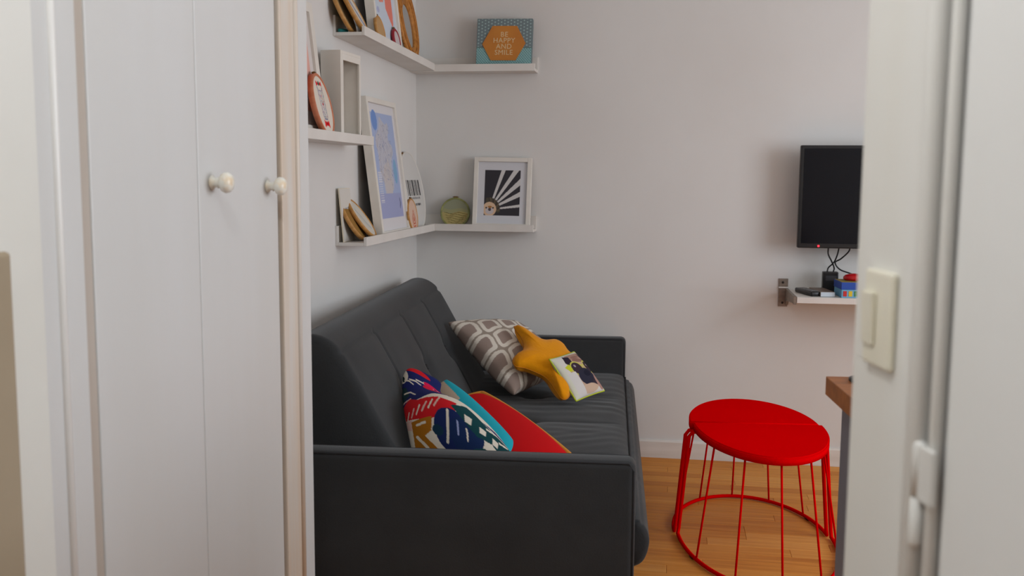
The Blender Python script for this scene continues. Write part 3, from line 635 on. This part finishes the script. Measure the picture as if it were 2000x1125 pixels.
pillow('cushion', 'plain red cushion with ochre back lying across the seat', quad((-.655, 3.43, .530), (-.222, 2.78, .462), (-.38, 2.60, .452), (-.80, 3.20, .455)), .046, p_red, p_och, n=90, pipe=(.010, ORANGE, 1.025), rnd=.62)
def p_turq(u, v):
    p = Paint(u, v, (34, 164, 182)); p.put((v < .93-.35*u) & (u < .36), (190, 172, 152)); return p
pillow('cushion', 'turquoise and beige cushion wedged between the red and the painted one', quad((-.724, 3.17, .630), (-.418, 2.82, .492), (-.45, 2.69, .455), (-.79, 2.99, .455)), .050, p_turq, n=90, pinch=.0, rnd=.45)
def p_multi(u, v):
    NV, RD, GR, OC, WH, MG, PK = (26, 34, 92), (198, 26, 34), (16, 62, 66), (164, 104, 22), (216, 208, 192), (214, 22, 74), (212, 176, 166)
    v = v+.09*np.sin(PI*v); p = Paint(u, v, WH)
    p.rect(0, 1, .64, 1, NV); p.ell(.12, .97, .12, .06, WH); p.ell(.10, .95, .04, .03, (30, 50, 50)); p.ell(.42, .97, .2, .03, RD, -10); p.poly([(.0, .88), (.10, .86), (.14, .74), (.0, .70)], (24, 54, 60))
    for k in range(6): p.line([(.12+.1*k, .93-.02*k), (.2+.1*k, .90-.02*k), (.24+.1*k, .86-.02*k)], .016, WH)
    p.line([(.05, .80), (.16, .78), (.22, .72)], .018, WH); p.line([(.02, .70), (.15, .69)], .016, PK)
    p.ring(.64, .755, .19, .055, .038, MG, -24); p.ell(.46, .79, .10, .035, (206, 26, 60), -20); p.ell(.88, .78, .05, .02, WH); p.ell(.93, .70, .03, .02, WH); p.poly([(.2, .62), (.42, .67), (.6, .65), (.5, .60)], WH)
    p.poly([(.0, .66), (.14, .69), (.24, .63), (.46, .615), (.62, .56), (.56, .46), (.3, .44), (.02, .50)], RD)
    for k in range(6): p.line([(.05+.07*k, .49+.01*k), (.10+.075*k, .56+.008*k)], .016, PK if k % 2 else WH)
    p.poly([(.0, .50), (.12, .47), (.12, .36), (.0, .40)], PK)
    p.poly([(.10, .46), (.34, .46), (.30, .34), (.22, .30), (.38, .12), (.34, 0), (.04, 0), (.08, .28)], OC)
    p.line([(.16, .41), (.26, .42)], .022, WH); p.line([(.13, .30), (.22, .20)], .03, WH); p.line([(.11, .18), (.28, .10)], .018, PK); p.line([(.12, .10), (.26, .04)], .016, WH)
    p.poly([(.30, .36), (.38, .30), (.36, .22), (.30, .24)], WH)
    p.ell(.50, .33, .17, .19, (22, 36, 84)); p.ell(.60, .30, .14, .15, (20, 40, 80)); p.ell(.36, .34, .05, .05, (20, 50, 70))
    p.line([(.52, .50), (.46, .36), (.42, .24)], .022, WH); p.line([(.57, .42), (.53, .30)], .014, (150, 160, 200)); p.line([(.62, .36), (.60, .26)], .014, WH)
    p.poly([(.56, .54), (.70, .55), (.78, .46), (.98, .30), (1, .10), (.92, .10), (.80, .26), (.68, .30), (.62, .44)], GR)
    for x, y in ((.66, .44), (.745, .36), (.83, .285), (.90, .15)): p.poly([(x-.028, y-.02), (x+.012, y-.045), (x+.035, y+.01), (x-.01, y+.04)], WH)
    p.line([(.80, .40), (.88, .385)], .022, WH); p.line([(.88, .30), (.95, .29)], .022, WH); p.poly([(.78, .46), (.90, .44), (1, .34), (1, .30), (.88, .40)], NV)
    p.line([(.36, .06), (.60, .09), (.66, .17), (.72, .18)], .07, GR); p.line([(.78, .02), (.84, .07)], .07, GR); p.line([(.40, .13), (.54, .12)], .018, WH); p.poly([(.93, .22), (.98, .20), (1, .02), (.95, .04)], WH); return p
pillow('cushion', 'multicoloured painterly print cushion slumped against the near sofa arm', [
    [(-.812, 2.97, .640), (-.800, 3.00, .672), (-.735, 3.00, .650), (-.700, 3.01, .625)],
    [(-.792, 2.88, .605), (-.740, 2.90, .612), (-.700, 2.92, .597), (-.678, 2.94, .588)],
    [(-.752, 2.77, .572), (-.672, 2.752, .606), (-.592, 2.740, .604), (-.505, 2.76, .546)],
    [(-.720, 2.70, .525), (-.625, 2.672, .548), (-.525, 2.665, .546), (-.425, 2.68, .506)],
    [(-.690, 2.655, .455), (-.59, 2.625, .46), (-.49, 2.62, .46), (-.385, 2.635, .462)]], .031, p_multi, n=200, pinch=.02)

# ------------------------------------------------------------------ two red half-moon stools
SC = Vector((.315, 3.535, 0)); SRX, SZ = .226, .415; SROT = math.radians(5.5)
def half_stool(label, flip):
    t = thing('half_moon_stool', label, 'stool', SC+Vector((0 if flip else .010, 0, 0)), (0, 0, SROT+(PI if flip else 0)), 'red half-moon stools')
    g = .0035; SRY = .39 if flip else .432
    arc = [(SRX*math.cos(a), -g-SRY*math.sin(a)) for a in np.linspace(0, PI, 49)]
    bm = prism(arc, 'z', SZ-.026, SZ)
    te = [e for e in bm.edges if all(abs(v.co.z-SZ) < 1e-5 for v in e.verts)]
    bmesh.ops.recalc_face_normals(bm, faces=bm.faces[:]); bmesh.ops.bevel(bm, geom=te, offset=.004, segments=3, affect='EDGES')
    seat_ = obj('seat', bm, RED, t)
    for p in seat_.data.polygons: p.use_smooth = abs(p.normal.z) < .98
    RX2, RY2 = SRX+.045, SRY+(.026 if flip else .055); zf = .009
    ring = [(RX2*math.cos(a), -.012-RY2*math.sin(a), zf) for a in np.linspace(.0, PI, 49)]
    up0 = [(SRX-.03, -.012, SZ-.032), (SRX+.002, -.012, SZ-.034), (SRX+.014, -.012, SZ-.050), (RX2-.003, -.012, .03)]
    up1 = [(-x, y, z) for x, y, z in up0][::-1]
    obj('frame_rod', tube([tuple(p) for p in up0]+ring+[tuple(p) for p in up1], .0068, 10), RED, t, True)
    for a in np.linspace(0, PI, 7)[1:-1]:
        c, s = math.cos(a), math.sin(a)
        obj('wire_leg', tube([((SRX-.02)*c, -g-(SRY-.02)*s, SZ-.024), (RX2*c, -.012-RY2*s, zf)], .0036, 8), RED, t, True)
    for a in (.45, PI-.45):
        pts = [(RX2*math.cos(a+k*.03), -.012-RY2*math.sin(a+k*.03), zf-.0025) for k in (-1, 0, 1)]
        obj('foot_pad', tube(pts, .0068, 8), RUBBER, t, True)
    return t
half_stool('red metal half-moon stool with wire legs, nearer of the joined pair', False)
half_stool('red metal half-moon stool with wire legs, farther of the joined pair', True)

# ------------------------------------------------------------------ kitchen counter
ct = thing('kitchen_counter', 'kitchen counter end with thick wooden top and grey side panel', 'counter', (.305, 1.957, 0), (0, 0, math.radians(4.6)))
obj('wooden_top', box(0, .62, -.93, 0, .864, .900, .0015), OAK, ct)
obj('end_panel', box(.030, .60, -.92, -.012, 0, .852, .001), STEELG, ct)
obj('spacer_strip', box(.027, .60, -.90, -.02, .852, .864), FRAMEW, ct)
pot = thing('trivet', 'small dark trivet lying on the wooden counter top', 'trivet', (.372, 1.915, .9002))
obj('trivet_disc', lathe([(.001, 0), (.030, 0), (.032, .002), (.032, .006), (.028, .008), (.001, .008)], 'z', 24), BLACKP, pot, True)

# ------------------------------------------------------------------ television and shelf below it
tv = thing('television', 'black wall mounted flat television partly behind the door lining', 'television', (.911, 4.375, .982))
obj('bezel', box(-.370, .370, 0, .035, 0, .434, .004), BLACKP, tv)
obj('screen', box(-.356, .356, -.0012, .001, .020, .421), SCREEN, tv)
obj('rear_housing', box(-.20, .20, .035, .06, .06, .36, .008), BLACKP, tv)
obj('wall_mount', box(-.08, .08, .06, YB-4.375, .13, .29), BLACKP, tv)
obj('status_light', lathe([(.0005, -.003), (.0035, -.002), (.004, 0)], 'y', 12), LED, tv, True).location = (-.283, -.0006, .009)
sh = thing('wall_shelf', 'white wall shelf with steel end bracket under the television', 'shelf', (.525, YB, .765))
obj('board', box(.002, .90, -.298, -.002, 0, .025, .001), LEDGE, sh)
br = obj('bracket', prism([(0, -.052), (-.006, -.052), (-.006, .072), (0, .072)], 'x', -.042, -.002, .001), STEEL, sh)
obj('bracket_arm', prism([(-.006, .028), (-.298, .028), (-.298, -.006), (-.24, -.006), (-.05, -.020), (-.006, -.045)], 'x', -.012, .0, .0008), STEEL, br)
for z in (-.035, .055): obj('screw', lathe([(.001, -.003), (.005, -.002), (.0055, 0)], 'y', 12), DARKW, br, True).location = (-.024, -.006, z)
obj('bracket_collar', box(-.0425, -.0018, -.010, -.0055, .030, .036), LEDGE, br)
ZS = .7902
rc = thing('remote_control', 'black remote control lying on the white wall shelf', 'remote control', (.585, 4.322, ZS), (0, 0, math.radians(16)))
obj('body', box(-.023, .023, -.085, .085, 0, .020, .006, 3), BLACKP, rc, True)
bm = bmesh.new()
for i in range(3):
    for j in range(7): box(-.014+.011*i, -.006+.011*i, -.065+.018*j, -.056+.018*j, .0195, .0215, .0008, 1, bm)
obj('keys', bm, GREYP, rc)
sb = thing('slim_device', 'slim brown-grey set-top box with silver front behind the remote', 'device', (.642, 4.325, ZS), (0, 0, math.radians(8)))
obj('case', box(-.030, .030, -.085, .085, 0, .020, .002), mat('brown_grey_case', (120, 104, 92), .5), sb); obj('silver_front', box(-.029, .029, -.088, -.085, .001, .019, .0006), SILVERP, sb)
ad = thing('power_adapter', 'black power adapter standing at the wall on the shelf', 'adapter', (.690, 4.43, ZS))
obj('case', box(-.032, .032, -.02, .02, 0, .088, .004), BLACKP, ad); obj('rating_label', box(-.020, .024, -.0206, -.0195, .05, .072), mat('label_dark_grey', (48, 48, 52), .6), ad)
bb = thing('game_box', 'blue box with colourful lettering blocks on the wall shelf', 'box', (.755, 4.285, ZS), (0, 0, math.radians(4)))
obj('tray', box(-.055, .085, -.065, .065, 0, .034, .0012), mat('pale_blue_card', (110, 170, 205), .6), bb)
obj('lid', box(-.057, .087, -.067, .067, .034, .064, .0015), mat('blue_card', (26, 74, 168), .6), bb)
obj('lid_top_print', box(-.055, .085, -.065, .065, .0641, .0652), mat('ochre_print', (150, 134, 66), .6), bb)
for k, c in enumerate([(196, 40, 40), (220, 190, 40), (40, 130, 70), (40, 60, 150), (214, 120, 30), (196, 40, 40)]):
    obj('letter_block', box(-.048+.022*k, -.034+.022*k, -.0664, -.065, .006, .028), mat('block_%d' % k, c, .6), bb)
ball = thing('red_object', 'glossy red rounded lid resting on the blue box', 'lid', (.765, 4.30, ZS+.0655))
obj('dome', lathe([(.001, 0), (.034, 0), (.042, .005), (.042, .014), (.034, .022), (.018, .027), (.001, .029)], 'z', 28), REDP, ball, True)
def cable(label, pts, r=.0032): tag(obj('cable', tube([tuple(p) for p in catmull(pts, 8)], r, 8), BLACKP, None, True), label, 'cable', 'television cables')
cable('black cable curving left out of the television to the adapter', [(.672, 4.395, .984), (.674, 4.40, .955), (.690, 4.41, .925), (.705, 4.43, .895), (.703, 4.432, .8785)])
cable('black cable running straight down from the television middle', [(.716, 4.395, .984), (.712, 4.41, .950), (.703, 4.43, .918), (.684, 4.442, .895), (.678, 4.436, .8785)])
cable('black cable looping from the television to the right behind red lid', [(.762, 4.395, .984), (.755, 4.40, .965), (.730, 4.42, .935), (.712, 4.452, .915), (.735, 4.455, .885), (.790, 4.45, .865), (.86, 4.45, .83), (.87, 4.45, .794)])
